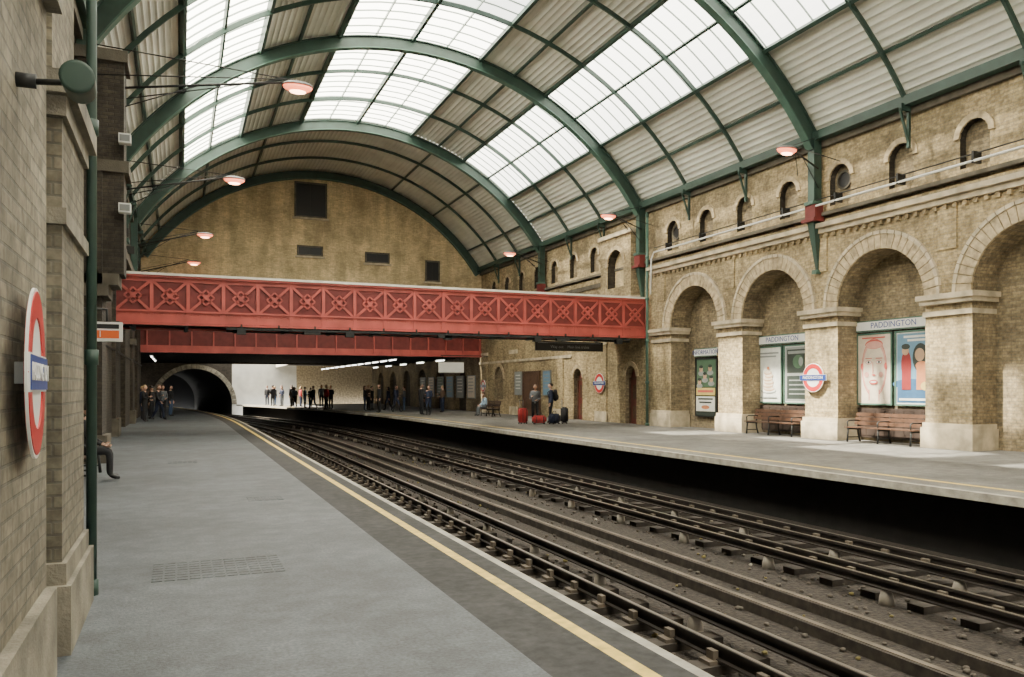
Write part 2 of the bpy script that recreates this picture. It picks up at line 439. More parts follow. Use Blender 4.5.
arch_wall(mb, X2, 30.55, 33.3, 5.7, 8.5, [(31.9, .72, 6.2, 7.2, .4)], 'brick', 'brickdk', 'brickgable')  # pale back panel: light inside the opening put into its colour
mb.quad((X2, 30.55, 5.7), (WX, 30.55, 5.7), (WX, 30.55, 8.5), (X2, 30.55, 8.5), 'brick')
mb.quad((X2, 33.3, 5.7), (WX, 33.3, 5.7), (WX, 33.3, 8.5), (X2, 33.3, 8.5), 'brick')
mb.box(X2 - .1, WX + .1, 30.45, 33.4, 8.5, 8.68, 'stone')
mb.box(X2 - .06, WX, 30.5, 33.35, 5.6, 5.72, 'stone')
vous(mb, X2, 31.9, .72, .9, 7.2, .05, 'vous', 11)
y = YB
while y < 29.5:
    mb.box(WX - .08, WX, y, y + .12, 6.36, 6.5, 'brick'); y += .3
for p in PIERS:
    h = .7
    mb.box(WX - .10, WX + DP - .02, p - h - .08, p + h + .08, 0, .55, 'stone')
    mb.box(WX - .06, WX + DP - .04, p - h - .05, p + h + .05, .55, .68, 'stone')
    mb.box(WX - .06, WX + DP - .04, p - h - .04, p + h + .04, 3.55, 3.68, 'stone')
    mb.box(WX - .13, WX + DP - .04, p - h - .10, p + h + .10, 3.86, 3.98, 'stone')
    mb.box(WX - .20, WX + DP - .04, p - h - .16, p + h + .16, 3.98, 4.12, 'stone')
    mb.box(WX - .05, WX + .02, p - .28, p + .28, 5.3, 6.36, 'brick')
for yy in (34.0, 38.7, 45.0, 50.0):
    mb.box(WX - .05, WX + .02, yy - .55, yy + .55, 0, 6.5, 'brick')
    mb.box(WX - .08, WX + .02, yy - .6, yy + .6, 0, .5, 'stone')
    mb.box(WX - .09, WX + .02, yy - .62, yy + .62, 3.7, 3.95, 'stone')
mb.box(WX - .07, WX + .02, 37.2, 51, 3.2, 3.35, 'stone')
mb.box(WX + DP + .02, WX + DP + .4, YB, 51, 0, 6.6, 'brickdk')
mb.box(WX + .4, WX + .8, YB, 51, 6.6, 9.9, 'brickdk')
mb.obj('wall_right')

mb = MB()
mb.tube([(WX - .32, YB + .3, 7.35), (WX - .32, 28.9, 7.35), (WX - .32, 29.1, 7.1), (WX - .32, 29.15, 5.6)], .035, 'white', 8)
mb.tube([(WX - .24, YB + .3, 7.55), (WX - .24, 29.0, 7.55)], .02, 'dark', 6)
for i in range(18): mb.box(WX - .35, WX - .05, YB + 1 + i * 2.3, YB + 1.06 + i * 2.3, 7.3, 7.6, 'dark')
mb.obj('conduit_pipe')

# left wall
mb = MB()
lops = [(b, 1.5, 0, 3.7, .5) for b in (11.9, 16.4, 25, 35.4, 45.8)]
arch_wall(mb, LX, 6.9, 51, 0, 6.5, lops, 'brickdk', 'brickdk', 'brickdk', sg=-1)
mb.quad((LX, 6.9, 6.5), (LX, 51, 6.5), (LX, 51, 9.7), (LX, 6.9, 9.7), 'brickdk')
mb.box(LX - .9, LX - .6, YB, 51, 0, 9.9, 'brickdk')
mb.box(LX, LX + .25, 6.9, 51, 6.5, 6.8, 'stonedk')
mb.box(LX, LX + .15, 6.9, 51, 9.2, 9.5, 'stonedk')
for p in (9.4, 19.8, 30.2, 40.6):
    e = LX + (.55 if p < 25 else .12)
    mb.box(LX - .1, e, p - .5, p + .5, 0, 6.5, 'brickdk')
    mb.box(LX - .1, e + .1, p - .58, p + .58, 0, .6, 'stonedk')
    mb.box(LX - .1, e + .12, p - .62, p + .62, 3.6, 3.85, 'stonedk')
    if p < 25:
        mb.box(LX - .1, e + .32, p - .5, p + .5, 3.85, 4.1, 'stonedk')
        mb.box(LX - .1, e + .42, p - .45, p + .45, 4.1, 8.9, 'brickdk')
        mb.box(LX - .1, e + .52, p - .52, p + .52, 6.3, 6.55, 'stonedk')
        mb.box(LX - .1, e + .50, p - .52, p + .52, 8.7, 8.95, 'stonedk')
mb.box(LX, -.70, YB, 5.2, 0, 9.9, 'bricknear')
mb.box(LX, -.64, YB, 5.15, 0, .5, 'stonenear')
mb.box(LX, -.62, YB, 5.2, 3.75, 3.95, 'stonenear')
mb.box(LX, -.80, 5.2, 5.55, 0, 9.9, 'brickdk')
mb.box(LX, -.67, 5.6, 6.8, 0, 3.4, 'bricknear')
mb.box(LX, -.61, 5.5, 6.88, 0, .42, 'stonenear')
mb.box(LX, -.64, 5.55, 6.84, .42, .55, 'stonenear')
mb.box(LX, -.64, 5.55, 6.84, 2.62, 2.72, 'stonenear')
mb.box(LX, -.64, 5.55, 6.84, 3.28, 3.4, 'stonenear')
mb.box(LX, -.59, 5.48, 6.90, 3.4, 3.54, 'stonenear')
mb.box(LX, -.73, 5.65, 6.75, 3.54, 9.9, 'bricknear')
mb.obj('wall_left')

# gable walls
n = 40; GY = 51
A = asin((WX - CX) / R)
def gable(gy, name, zb, k='brickgable'):
    mb = MB(); RR = R + .3; AA = 1.03
    top = [(CX + RR * sin(-AA + 2 * AA * i / n), ZC + RR * cos(-AA + 2 * AA * i / n)) for i in range(n + 1)]
    for i in range(n):
        a, b = top[i], top[i + 1]
        mb.quad((a[0], gy, zb), (b[0], gy, zb), (b[0], gy, b[1]), (a[0], gy, a[1]), k)
    s = -1 if gy > 0 else 1
    mb.box(LX, WX, min(gy, gy + s * .1), max(gy, gy + s * .1), 8.15, 8.3, 'vous')
    mb.obj(name)
gable(GY, 'wall_gable', 5.3)
gable(-12.1, 'wall_gable_rear_light_block', 4.6)  # unseen end wall added behind the camera to cut sky light
holes = [(6.6, 8.5, 12.3, 14.4), (6.75, 8.25, 9.9, 10.45), (11.0, 12.5, 9.7, 10.3), (15.0, 15.9, 8.7, 10.0)]
for i, (x0, x1, z0, z1) in enumerate(holes):
    w = MB()
    w.box(x0, x1, GY - .03, GY - .005, z0, z1, 'glasspane')
    for a in (x0, x1): w.box(a - .05, a + .05, GY - .09, GY - .005, z0 - .05, z1 + .05, 'stonedk')
    for a in (z0, z1): w.box(x0 + .05, x1 - .05, GY - .09, GY - .005, a - .05, a + .05, 'stonedk')
    w.box((x0 + x1) / 2 - .025, (x0 + x1) / 2 + .025, GY - .06, GY - .03, z0 + .05, z1 - .05, 'dark')
    w.box(x0 - .15, x1 + .15, GY - .14, GY - .005, z0 - .17, z0 - .05, 'stone')
    w.obj('window_%d' % (i + 1))

# ------------------------------------------------------------------ roof
def arcbox(mb, r0, r1, ya, yb, a0, a1, n, k):
    vs = []
    for i in range(n + 1):
        a = a0 + (a1 - a0) * i / n
        for r in (r0, r1):
            for y in (ya, yb): vs.append((CX + r * sin(a), y, ZC + r * cos(a)))
    fs = [(0, 1, 3, 2), (4 * n, 4 * n + 2, 4 * n + 3, 4 * n + 1)]
    for i in range(n):
        b = 4 * i; c = b + 4
        fs += [(b, c, c + 1, b + 1), (b + 2, b + 3, c + 3, c + 2), (b, b + 2, c + 2, c), (b + 1, c + 1, c + 3, b + 3)]
    mb.add(vs, fs, k)
YR0, YGE = -12.15, 40.6
gl = [(-.7258, -.4718), (-.2272, .2272), (.4718, .7258)]
def corr(mb, a0, a1, ya, yb):
    n = int((a1 - a0) * R / .055); prev = None
    for i in range(n + 1):
        a = a0 + (a1 - a0) * i / n
        r = R + .12 + (.0, .028, .036, .028)[i % 4]
        p = (CX + r * sin(a), ZC + r * cos(a))
        if prev: mb.quad((prev[0], ya, prev[1]), (prev[0], yb, prev[1]), (p[0], yb, p[1]), (p[0], ya, p[1]), 'roof')
        prev = p
mb = MB()
for a0, a1 in ((-1.02, -.7258), (-.4718, -.2272), (.2272, .4718), (.7258, 1.02)):
    corr(mb, a0, a1, YR0, YGE)
corr(mb, -1.02, 1.02, YGE, GY + .3)
mb.obj('ceiling')
for gi, (a0, a1) in enumerate(gl):
    mb = MB(); n = 8
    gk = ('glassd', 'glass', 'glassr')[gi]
    for i in range(n):
        aa = a0 + (a1 - a0) * i / n; ab = a0 + (a1 - a0) * (i + 1) / n; r = R + .16
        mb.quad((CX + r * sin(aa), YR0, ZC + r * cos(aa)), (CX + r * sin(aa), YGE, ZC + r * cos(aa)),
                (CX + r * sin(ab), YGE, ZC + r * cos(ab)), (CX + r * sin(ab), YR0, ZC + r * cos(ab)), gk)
    y = YR0
    while y <= YGE:
        arcbox(mb, R + .09, R + .14, y - .012, y + .012, a0, a1, 6, 'bar'); y += .65
    cuts = 2 if gi != 1 else 4
    for j in range(cuts + 1):
        a = a0 + (a1 - a0) * j / cuts
        big = j in (0, cuts) or (gi == 1 and j == cuts // 2)
        da = .005 if big else .0014
        arcbox(mb, R - (.06 if big else -.06), R + .15, YR0, YGE, a - da, a + da, 1, 'green' if big else 'bar')
    mb.obj('window_%d' % (gi + 5))
RIBS = [-11.4, -1.0, 9.4, 19.8, 30.2, 40.6, 50.75]
for y in RIBS:
    mb = MB()
    arcbox(mb, R - .42, R + .02, y - .03, y + .03, -A, A, 44, 'green')
    arcbox(mb, R - .45, R - .41, y - .14, y + .14, -A, A, 44, 'greenlt')
    arcbox(mb, R + .0, R + .04, y - .12, y + .12, -A, A, 44, 'green')
    if y < 50:
        x = WX
        mb.box(x - .32, x - .02, y - .14, y + .14, 7.5, 9.6, 'green')
        mb.box(x - .42, x - .02, y - .2, y + .2, 7.42, 7.52, 'greenlt')
        mb.box(x - .36, x - .02, y - .22, y + .22, 6.98, 7.42, 'reddk')
        mb.box(x - .46, x - .02, y - .28, y + .28, 6.88, 6.98, 'reddk')
        vs = [(x - .34, y - .14, 6.88), (x - .34, y + .14, 6.88), (x - .02, y + .14, 6.88), (x - .02, y - .14, 6.88),
              (x - .08, y - .05, 5.35), (x - .08, y + .05, 5.35), (x - .02, y + .05, 5.35), (x - .02, y - .05, 5.35)]
        mb.add(vs, [(0, 1, 2, 3), (7, 6, 5, 4), (0, 4, 5, 1), (1, 5, 6, 2), (2, 6, 7, 3), (3, 7, 4, 0)], 'green')
        mb.box(x - .2, x, y - .1, y + .1, 5.25, 5.37, 'greenlt')
        x = LX
        mb.box(x + .02, x + .3, y - .14, y + .14, 6.56, 9.6, 'green')
        mb.box(x + .02, x + .5, y - .25, y + .25, 6.56, 6.7, 'greenlt')
    mb.obj('roof_rib')
mb = MB()
for i in range(len(RIBS) - 1):
    for t in (1 / 3, 2 / 3):
        y = RIBS[i] + (RIBS[i + 1] - RIBS[i]) * t
        arcbox(mb, R - .1, R + .04, y - .035, y + .035, -A, A, 36, 'green')
        for sx, x in ((-1, WX), (1, LX)):
            xo = x + sx * .04; xi = x + sx * .4
            mb.box(min(xo, xi), max(xo, xi), y - .05, y + .05, 9.3, 9.5, 'green')
            mb.beam((xo + sx * .03, y, 8.3), (xo + sx * .03, y, 9.4), .08, .08, 'green')
            mb.beam((xo, y, 8.35), (xi, y, 9.35), .06, .06, 'green')
for a in (-.86, -.6, -.35, .35, .6, .86):
    arcbox(mb, R - .0, R + .11, YR0, GY - .05, a - .0035, a + .0035, 1, 'green')
mb.box(WX - .3, WX - .02, YR0, GY - .05, 9.45, 9.72, 'green')
mb.box(LX + .02, LX + .3, YR0, GY - .05, 9.45, 9.72, 'green')
mb.obj('roof_purlin_framework')

# ------------------------------------------------------------------ footbridge
BY = 29.95
mb = MB()
x0, x1 = LX + .05, WX - .06
for (yf, sg) in ((BY, -1), (BY + 2.6, 1)):
    mb.box(x0, x1, yf - .02, yf + .02, 3.84, 5.42, 'reddk')
    f = yf + sg * .06
    mb.box(x0, x1, yf - .16, yf + .16, 5.40, 5.47, 'red')
    mb.box(x0, x1, yf - .20, yf + .20, 5.47, 5.55, 'cap')  # sunlit top surface painted as a pale strip
    mb.box(x0, x1, min(yf, f), max(yf, f), 5.26, 5.40, 'red')
    mb.box(x0, x1, min(yf, f), max(yf, f), 3.86, 4.24, 'red')
    mb.box(x0, x1, yf - .16, yf + .16, 3.78, 3.84, 'red')
    mb.box(x0, x1, yf - .12, yf + .12, 4.22, 4.28, 'red')
    NP = 18; w = (x1 - x0) / NP
    for i in range(NP + 1):
        x = x0 + i * w
        ff = yf + sg * .09
        mb.box(max(x - .055, x0), min(x + .055, x1), min(yf, ff), max(yf, ff), 3.84, 5.40, 'red')
        if i < NP:
            yy = yf + sg * .05
            for (pa, pb) in (((x + .06, yy, 4.28), (x + w - .06, yy, 5.26)), ((x + .06, yy, 5.26), (x + w - .06, yy, 4.28))):
                mb.beam(pa, pb, .05, .085, 'red')
            cx_ = x + w / 2; cz_ = 4.77
            for q in range(4):
                a = q * pi / 2
                p1 = (cx_ + .27 * cos(a), yy, cz_ + .27 * sin(a)); p2 = (cx_ + .27 * cos(a + pi / 2), yy, cz_ + .27 * sin(a + pi / 2))
                mb.beam(p1, p2, .05, .055, 'red')
            mb.disc(cx_, cz_, 0.001, .085, yf + sg * .10, -sg * .05, 'red', 12)
            for q in range(5):
                mb.ball((x + w * (q + .5) / 5, yf + sg * .065, 4.15), .022, 'red', 5, 4)
mb.box(x0, x1, BY + .02, BY + 2.58, 3.9, 4.0, 'ceil')
for i in range(12):
    x = x0 + .5 + i * 1.75
    mb.box(x - .06, x + .06, BY + .02, BY + 2.58, 3.72, 3.9, 'dark')
mb.obj('footbridge')
mb = MB()
mb.box(1.5, 17.8, BY - .35, BY - .1, 3.66, 3.72, 'dark')
for i in range(13):
    x = 2 + i * 1.27
    mb.box(x - .03, x + .03, BY - .33, BY - .27, 3.66, 3.86, 'dark')
    if i % 3 == 0: mb.box(x - .15, x + .15, BY - .34, BY - .12, 3.50, 3.66, 'dark')
    if i % 4 == 2: mb.box(x - .4, x + .2, BY - .34, BY - .12, 3.56, 3.66, 'dark')
mb.tube([(1.5, BY - .2, 3.6), (17.8, BY - .2, 3.6)], .03, 'dark')
mb.obj('cable_tray')
mb = MB()
mb.box(-1.6, 1.6, -.06, .06, -.2, .2, 'black')
mb.box(-1.5, 1.5, -.065, -.06, .13, .15, 'grey')
for s in (-1.2, 1.2): mb.tube([(s, 0, .2), (s, 0, .49)], .02, 'dark')
o = mb.obj('hanging_platform_sign', (15.4, 30.7, 3.40))
text('Way out    Main line trains', .17, (0, -.07, -.03), 'grey', o)
mb = MB()
mb.box(-.85, .85, -.07, .07, -.32, .32, 'white')
mb.box(-.85, .85, -.075, .075, -.36, -.32, 'grey'); mb.box(-.85, .85, -.075, .075, .32, .36, 'grey')
for s in (-.6, .6): mb.tube([(s, 0, .36), (s, 0, .75)], .018, 'dark')
mb.box(-.7, .7, -.05, .05, .74, .8, 'dark')
mb.beam((0, 0, .77), (2.55, 0, .77), .05, .05, 'dark')
o = mb.obj('hanging_white_sign', (16.2, 49.3, 2.95))

mb = MB()
mb.box(LX, WX, 50.62, 50.7, 3.75, 5.6, 'reddk')
mb.box(LX, WX, 50.45, 50.85, 3.68, 3.76, 'red'); mb.box(LX, WX, 50.45, 50.85, 5.55, 5.63, 'red')
for i in range(18): mb.box(LX + .3 + i * 1.2, LX + .38 + i * 1.2, 50.5, 50.62, 3.76, 5.55, 'red')
mb.box(LX, WX, 50.56, 50.62, 3.76, 4.1, 'red')
mb.obj('plate_girder')

# ------------------------------------------------------------------ beyond the shed
mb = MB()
mb.box(-6.2, WX + 1.2, 51, 70, 4.0, 4.3, 'ceil')
for i in range(10): mb.box(-6.2, WX + 1.2, 52.5 + i * 1.85, 52.75 + i * 1.85, 3.75, 4.0, 'dark')
mb.box(9.0, WX + 1.2, 70, 83.9, 3.9, 4.1, 'ceil')
mb.box(8.9, 9.0, 70, 83.9, 3.7, 4.3, 'cap')
mb.box(-6.2, WX + 1.2, 69.8, 70.1, 3.6, 5.2, 'brickdk')
mb.box(-6.2, 2.5, 70, 83.9, 4.2, 4.5, 'ceil')  # unseen cover added to narrow the sky opening and dim the far end
mb.obj('ceiling_undercroft')
mb = MB()
arch_wall(mb, WX, 51, 84, 0, 4.0, [(55 + i * 5, 1.2, 0, 2.0, .3) for i in range(6)], 'brickrec', 'brickrec', 'brickdk')
mb.box(WX, WX + .4, 66, 84, 4, 9, 'pale')
mb.box(WX + .35, WX + .8, 51, 84, 0, 4, 'brickdk')
mb.obj('wall_right_far')
mb = MB()
mb.box(-6.6, -6.2, 51, 84, 0, 4, 'brickdk'); mb.box(-6.6, -6.2, 66, 84, 4, 9, 'brickdk')
mb.box(-6.2, LX, 50.9, 51.1, 0, 4, 'brickdk')
mb.obj('wall_left_far')
mb = MB()
TC, TR, TY = 1.27, 3.5, 84
n = 24
arc = [(TC - TR * cos(pi * i / n), 0 + TR * sin(pi * i / n)) for i in range(n + 1)]
for i in range(n):
    a, b = arc[i], arc[i + 1]
    mb.quad((a[0], TY, a[1]), (b[0], TY, b[1]), (b[0], TY, 9), (a[0], TY, 9), 'brickdk')
    mb.quad((a[0], TY, a[1]), (b[0], TY, b[1]), (b[0] - 3, TY + 30, b[1]), (a[0] - 3, TY + 30, a[1]), 'tundark')
mb.quad((TC - TR, TY, -1.3), (TC - TR, TY, 0), (TC - TR - 3, TY + 30, 0), (TC - TR - 3, TY + 30, -1.3), 'tundark')
mb.quad((TC + TR, TY, -1.3), (TC + TR, TY, 0), (TC + TR - 3, TY + 30, 0), (TC + TR - 3, TY + 30, -1.3), 'tundark')
mb.quad((-8, TY, -1.3), (TC - TR, TY, -1.3), (TC - TR, TY, 9), (-8, TY, 9), 'brickdk')
mb.quad((TC + TR, TY, -1.3), (11, TY, -1.3), (11, TY, 9), (TC + TR, TY, 9), 'pale')
mb.quad((11, TY, -1.3), (WX + 1, TY, -1.3), (WX + 1, TY, 9), (11, TY, 9), 'vous')
mb.quad((-9, TY + 30, -1.3), (8, TY + 30, -1.3), (8, TY + 30, 5), (-9, TY + 30, 5), 'black')  # black sheet closing the bore, stands in for its darkness
for i in range(25):
    a0 = pi * i / 25 + .004; a1 = pi * (i + 1) / 25 - .004
    vs = []
    for yy in (TY - .12, TY):
        for a, r in ((a0, TR), (a1, TR), (a1, TR + .45), (a0, TR + .45)): vs.append((TC + r * cos(a), yy, r * sin(a)))
    mb.add(vs, [(0, 1, 2, 3), (7, 6, 5, 4), (0, 4, 5, 1), (1, 5, 6, 2), (2, 6, 7, 3), (3, 7, 4, 0)], 'stonenear')
mb.obj('wall_tunnel_portal')
def fluo(x, y, z, name='fluorescent_light'):
    mb = MB()
    mb.box(x - .09, x + .09, y - .95, y + .95, z, z + .07, 'white')
    mb.tube([(x, y - .9, z - .03), (x, y + .9, z - .03)], .03, 'tube', 8)
    for s in (-.8, .8): mb.box(x - .015, x + .015, y + s - .015, y + s + .015, z + .07, 3.99 if y < 69 else 3.9, 'dark')
    mb.obj(name)
for i in range(12): fluo(13.4, 53.6 + i * 2.6, 3.55)
for i in range(5): fluo(16.8, 53.6 + i * 5, 3.55)
for i in range(3): fluo(-1.6, 53.6 + i * 3.7, 3.55)

# ------------------------------------------------------------------ lamps on brackets
def lamp(xw, y, xl, z, zw, sg):
    mb = MB()
    mb.tube([(xw, y, zw), (xl, y, z + .22)], .028, 'dark')
    mb.tube([(xw, y, zw + 1.0), (xl - sg * .2, y, z + .25)], .014, 'dark', 6)
    mb.tube([(xw, y - .9, zw), (xl - sg * .3, y, z + .24)], .014, 'dark', 6)
    mb.tube([(xw, y + .9, zw), (xl - sg * .3, y, z + .24)], .014, 'dark', 6)
    mb.tube([(xw, y, zw - .6), ((xw + xl) / 2, y, (zw + z + .22) / 2)], .014, 'dark', 6)
    mb.ball((xl, y, z + .12), (.38, .22, .11), 'grey', 16, 8, lambda v: Vector((v.x, v.y, max(v.z, 0))))
    mb.ball((xl, y, z + .10), (.35, .20, .13), 'lampglow', 16, 10, lambda v: Vector((v.x, v.y, min(v.z, 0))))
    mb.ball((xl, y, z - .015), (.20, .12, .05), 'lampcore', 12, 6)
    mb.obj('wall_bracket_lamp')
for y, xl in ((9.4, 3.2), (19.8, 2.62), (29.5, 1.75), (40.6, 1.1), (49.8, .75)): lamp(LX + (.05 if y > 45 else .3), y, xl, 8.78, 8.2, 1)
for y, xl in ((9.4, 17.2), (19.8, 17.25), (30.2, 16.85), (40.6, 16.6)): lamp(WX - .3, y - .3, xl, 8.85, 8.5, -1)

# ------------------------------------------------------------------ roundels, posters, benches
def roundel(loc, rz, r=.5, words='PADDINGTON', name='underground_roundel', th=.03, wk=1.28):
    mb = MB()
    mb.disc(0, 0, r * .0, r * .70, 0, th, 'white', 40)
    mb.disc(0, 0, r * .68, r, -.008, th + .008, 'ured', 44)
    mb.disc(0, 0, r, r * 1.04, -.004, th, 'white', 44)
    w = r * wk; h = r * .2
    mb.box(-w, w, -.018, .01, -h, h, 'ublue')
    mb.box(-w * 1.02, w * 1.02, -.012, .01, -h * 1.12, h * 1.12, 'white')
    for s_ in (-.4, .4): mb.box(s_ * r - .03, s_ * r + .03, .01, .07, -.05, .05, 'grey')
    o = mb.obj(name, loc, rz)
    text(words, r * .30, (0, -.021, 0), 'white', o)
    return o
RW = -pi / 2
roundel((WX - .14, 19.9, 1.95), RW, .44)
roundel((WX - .14, 34.0, 1.85), RW, .46)
roundel((WX - .14, 50.0, 1.75), RW, .40)
roundel((-.635, 4.40, 1.69), pi / 2 + radians(3.2), .39, wk=.98, th=.012)

def pm(name, c): return mat('poster_' + name, c, .5, var=.1, scale=5)
PC = dict(cream=pm('cream', (.62, .54, .42)), pink=pm('pink', (.60, .32, .26)), line=pm('redline', (.50, .10, .08)), blue=pm('blue', (.04, .11, .22)),
          lblue=pm('lightblue', (.13, .25, .36)), yel=pm('yellow', (.55, .43, .14)), dk=pm('dark', (.03, .04, .035)), grn=pm('green', (.07, .13, .08)),
          lite=pm('light', (.64, .65, .60)), tan=pm('tan', (.45, .30, .19)), org=pm('orange', (.50, .20, .09)), gry=pm('grey', (.24, .26, .25)), mar=pm('maroon', (.25, .03, .03)))
def frame(mb, w, h, bg, fr='greenlt'):
    mb.box(-w / 2, w / 2, -.03, .02, -h / 2, h / 2, bg)
    t = .05
    for s in (-1, 1):
        mb.box(min(s * w / 2, s * (w / 2 + t)), max(s * w / 2, s * (w / 2 + t)), -.06, .02, -h / 2 - t, h / 2 + t, fr)
        mb.box(-w / 2, w / 2, -.06, .02, min(s * h / 2, s * (h / 2 + t)), max(s * h / 2, s * (h / 2 + t)), fr)
def poster(loc, w, h, art, fr='greenlt', bg='lite'):
    mb = MB(); frame(mb, w, h, PC[bg], fr)
    y = [-.036]
    def E_(cx, cz, rx, rz, c): y[0] -= .0012; mb.ell(cx * w, cz * h, rx * w, rz * h, y[0], PC[c], 20, .001)
    def Q_(x0, x1, z0, z1, c): y[0] -= .0012; mb.poly([(x0 * w, z0 * h), (x1 * w, z0 * h), (x1 * w, z1 * h), (x0 * w, z1 * h)], y[0], PC[c], .001)
    art(E_, Q_)
    return mb.obj('advertising_poster', loc, RW)
def art_face(E_, Q_):
    Q_(-.48, .48, -.48, .48, 'cream')
    E_(0, .02, .385, .43, 'line'); E_(0, .02, .37, .422, 'pink'); E_(0, .01, .33, .37, 'cream')
    Q_(-.14, .14, -.46, -.3, 'cream'); Q_(-.16, -.14, -.46, -.3, 'line'); Q_(.14, .16, -.46, -.3, 'line')
    E_(0, .36, .27, .07, 'line'); E_(0, .35, .25, .055, 'pink')
    for s in (-1, 1):
        E_(s * .16, .10, .095, .03, 'line'); E_(s * .16, .10, .08, .022, 'lite'); E_(s * .16, .10, .03, .018, 'dk')
        Q_(s * .16 - .1, s * .16 + .1, .15, .162, 'line'); E_(s * .22, -.08, .07, .04, 'pink'); E_(s * .36, .04, .04, .05, 'line')
    Q_(-.03, -.015, -.07, .1, 'line'); E_(0, -.085, .06, .012, 'line'); E_(0, -.19, .13, .035, 'line'); E_(0, -.188, .1, .012, 'lite')
    Q_(-.35, .35, .445, .465, 'line')
def art_blue(E_, Q_):
    Q_(-.48, .48, -.48, .48, 'lblue'); Q_(-.48, .48, -.48, -.22, 'blue'); E_(-.1, -.22, .5, .07, 'blue')
    E_(.12, .14, .2, .2, 'dk'); E_(.1, .18, .12, .09, 'tan'); Q_(.02, .28, -.3, .06, 'org'); E_(.15, .03, .15, .06, 'org')
    E_(-.24, .05, .13, .2, 'mar'); E_(-.26, .24, .09, .06, 'tan'); E_(-.25, .3, .11, .04, 'dk'); Q_(-.35, -.12, -.3, 0, 'mar'); E_(.25, -.25, .12, .06, 'yel')
    Q_(-.42, .42, -.45, -.42, 'lite'); Q_(-.3, .4, .42, .45, 'lite'); Q_(-.2, .4, .37, .40, 'lite')
def art_stack(E_, Q_):
    Q_(-.4, .4, .38, .41, 'gry'); Q_(-.36, .3, .32, .35, 'gry')
    E_(0, -.3, .3, .05, 'gry'); E_(0, -.29, .28, .04, 'lite')
    for i in range(6): E_(0.02 * (-1) ** i, -.26 + i * .06, .22 - .012 * i, .045, 'tan'); E_(0.02 * (-1) ** i, -.25 + i * .06, .21 - .012 * i, .03, 'cream')
    E_(0, .12, .05, .03, 'org'); Q_(-.35, .35, -.43, -.41, 'gry')
def art_dark(E_, Q_):
    Q_(-.48, .48, -.48, .48, 'gry'); Q_(-.42, .42, .02, .44, 'dk'); Q_(-.42, .42, -.44, -.03, 'dk')
    for i in range(4): Q_(-.34, .2 + .04 * i, -.12 - i * .08, -.10 - i * .08, 'gry')
    E_(0, .22, .2, .12, 'grn'); E_(.1, .22, .08, .08, 'gry'); Q_(-.38, .38, .36, .41, 'gry')
def art_heads(E_, Q_):
    Q_(-.5, .5, -.5, .5, 'dk'); Q_(-.46, .46, .0, .48, 'grn')
    for (a, b) in ((-.25, .32), (.2, .33), (-.05, .2), (.27, .14), (-.3, .1)):
        E_(a, b - .075, .15, .045, 'gry'); E_(a, b, .085, .055, 'tan'); E_(a, b + .04, .09, .028, 'dk')
        E_(a - .03, b, .012, .007, 'dk'); E_(a + .03, b, .012, .007, 'dk'); E_(a, b - .03, .03, .005, 'line')
    Q_(-.46, .46, -.14, -.01, 'yel'); Q_(-.38, .38, -.09, -.05, 'line'); Q_(-.46, .46, -.42, -.16, 'lite')
    Q_(-.36, .36, -.22, -.19, 'dk'); Q_(-.3, .3, -.28, -.25, 'dk'); E_(0, -.35, .2, .035, 'org')
PX = WX + DP - .06
poster((PX, 18.35, 2.2), 1.25, 2.1, art_face, bg='cream')
poster((PX, 16.85, 2.2), 1.35, 2.1, art_blue)
poster((PX, 23.1, 2.1), 1.3, 1.95, art_stack)
poster((PX, 21.6, 2.1), 1.3, 1.95, art_dark)
poster((PX, 26.8, 1.65), 1.35, 2.3, art_heads, fr='black')
poster((PX, 8.6, 2.2), 1.3, 2.0, art_blue); poster((PX, 7.1, 2.2), 1.3, 2.0, art_stack)
def header(yc, z, w, txt='PADDINGTON'):
    mb = MB(); mb.box(-w / 2, w / 2, -.05, .03, -.17, .17, 'white')
    mb.box(-w / 2, w / 2, -.055, -.05, -.17, -.13, 'greenlt'); mb.box(-w / 2, w / 2, -.055, -.05, .13, .17, 'greenlt')
    o = mb.obj('station_name_sign', (PX - .04, yc, z), RW); text(txt, .25, (0, -.06, 0), 'ublue', o)
header(17.6, 3.52, 2.9); header(22.35, 3.34, 2.8); header(26.8, 3.06, 1.5, 'INFORMATION')

def bench(loc, rz, L_=2.3):
    mb = MB()
    for x in (-L_ / 2 + .12, 0, L_ / 2 - .12):
        mb.tube([(x, -.24, 0), (x, -.22, .22), (x, -.2, .42)], [.03, .025, .03], 'dark', 8)
        mb.tube([(x, .27, 0), (x, .2, .22), (x, .18, .42), (x, .24, .66), (x, .3, .88)], [.03, .025, .03, .025, .02], 'dark', 8)
        mb.beam((x, -.24, .40), (x, .22, .38), .05, .05, 'dark')
        mb.beam((x, -.22, .14), (x, .24, .14), .03, .03, 'dark')
        mb.tube([(x, -.22, .42), (x, -.24, .6), (x, -.16, .64), (x, .24, .64)], .02, 'dark', 6)
    for i in range(5): mb.box(-L_ / 2, L_ / 2, -.25 + i * .095, -.17 + i * .095, .425, .455, 'wood')
    for i in range(3):
        z = .56 + i * .13; y = .185 + i * .035
        mb.beam((-L_ / 2, y, z), (L_ / 2, y, z), .03, .1, 'wood')
    return mb.obj('platform_bench', loc, rz)
bench((WX + .05, 17.3, 0.001), RW, 2.5); bench((WX + .05, 21.95, 0.001), RW, 2.5); bench((LX + .45, 16.2, 0.001), pi / 2, 2.2)
bench((16.5, 43.0, 0.001), RW, 2.0)
for yb_ in (17.6, 22.35):
    mb = MB(); mb.box(-1.4, 1.4, -.03, .03, .1, 1.0, 'dado')
    for i in range(8): mb.box(-1.38 + i * .35, -1.06 + i * .35, -.045, -.03, .16, .94, 'dado')
    mb.obj('dado_panel', (PX, yb_, 0), RW)

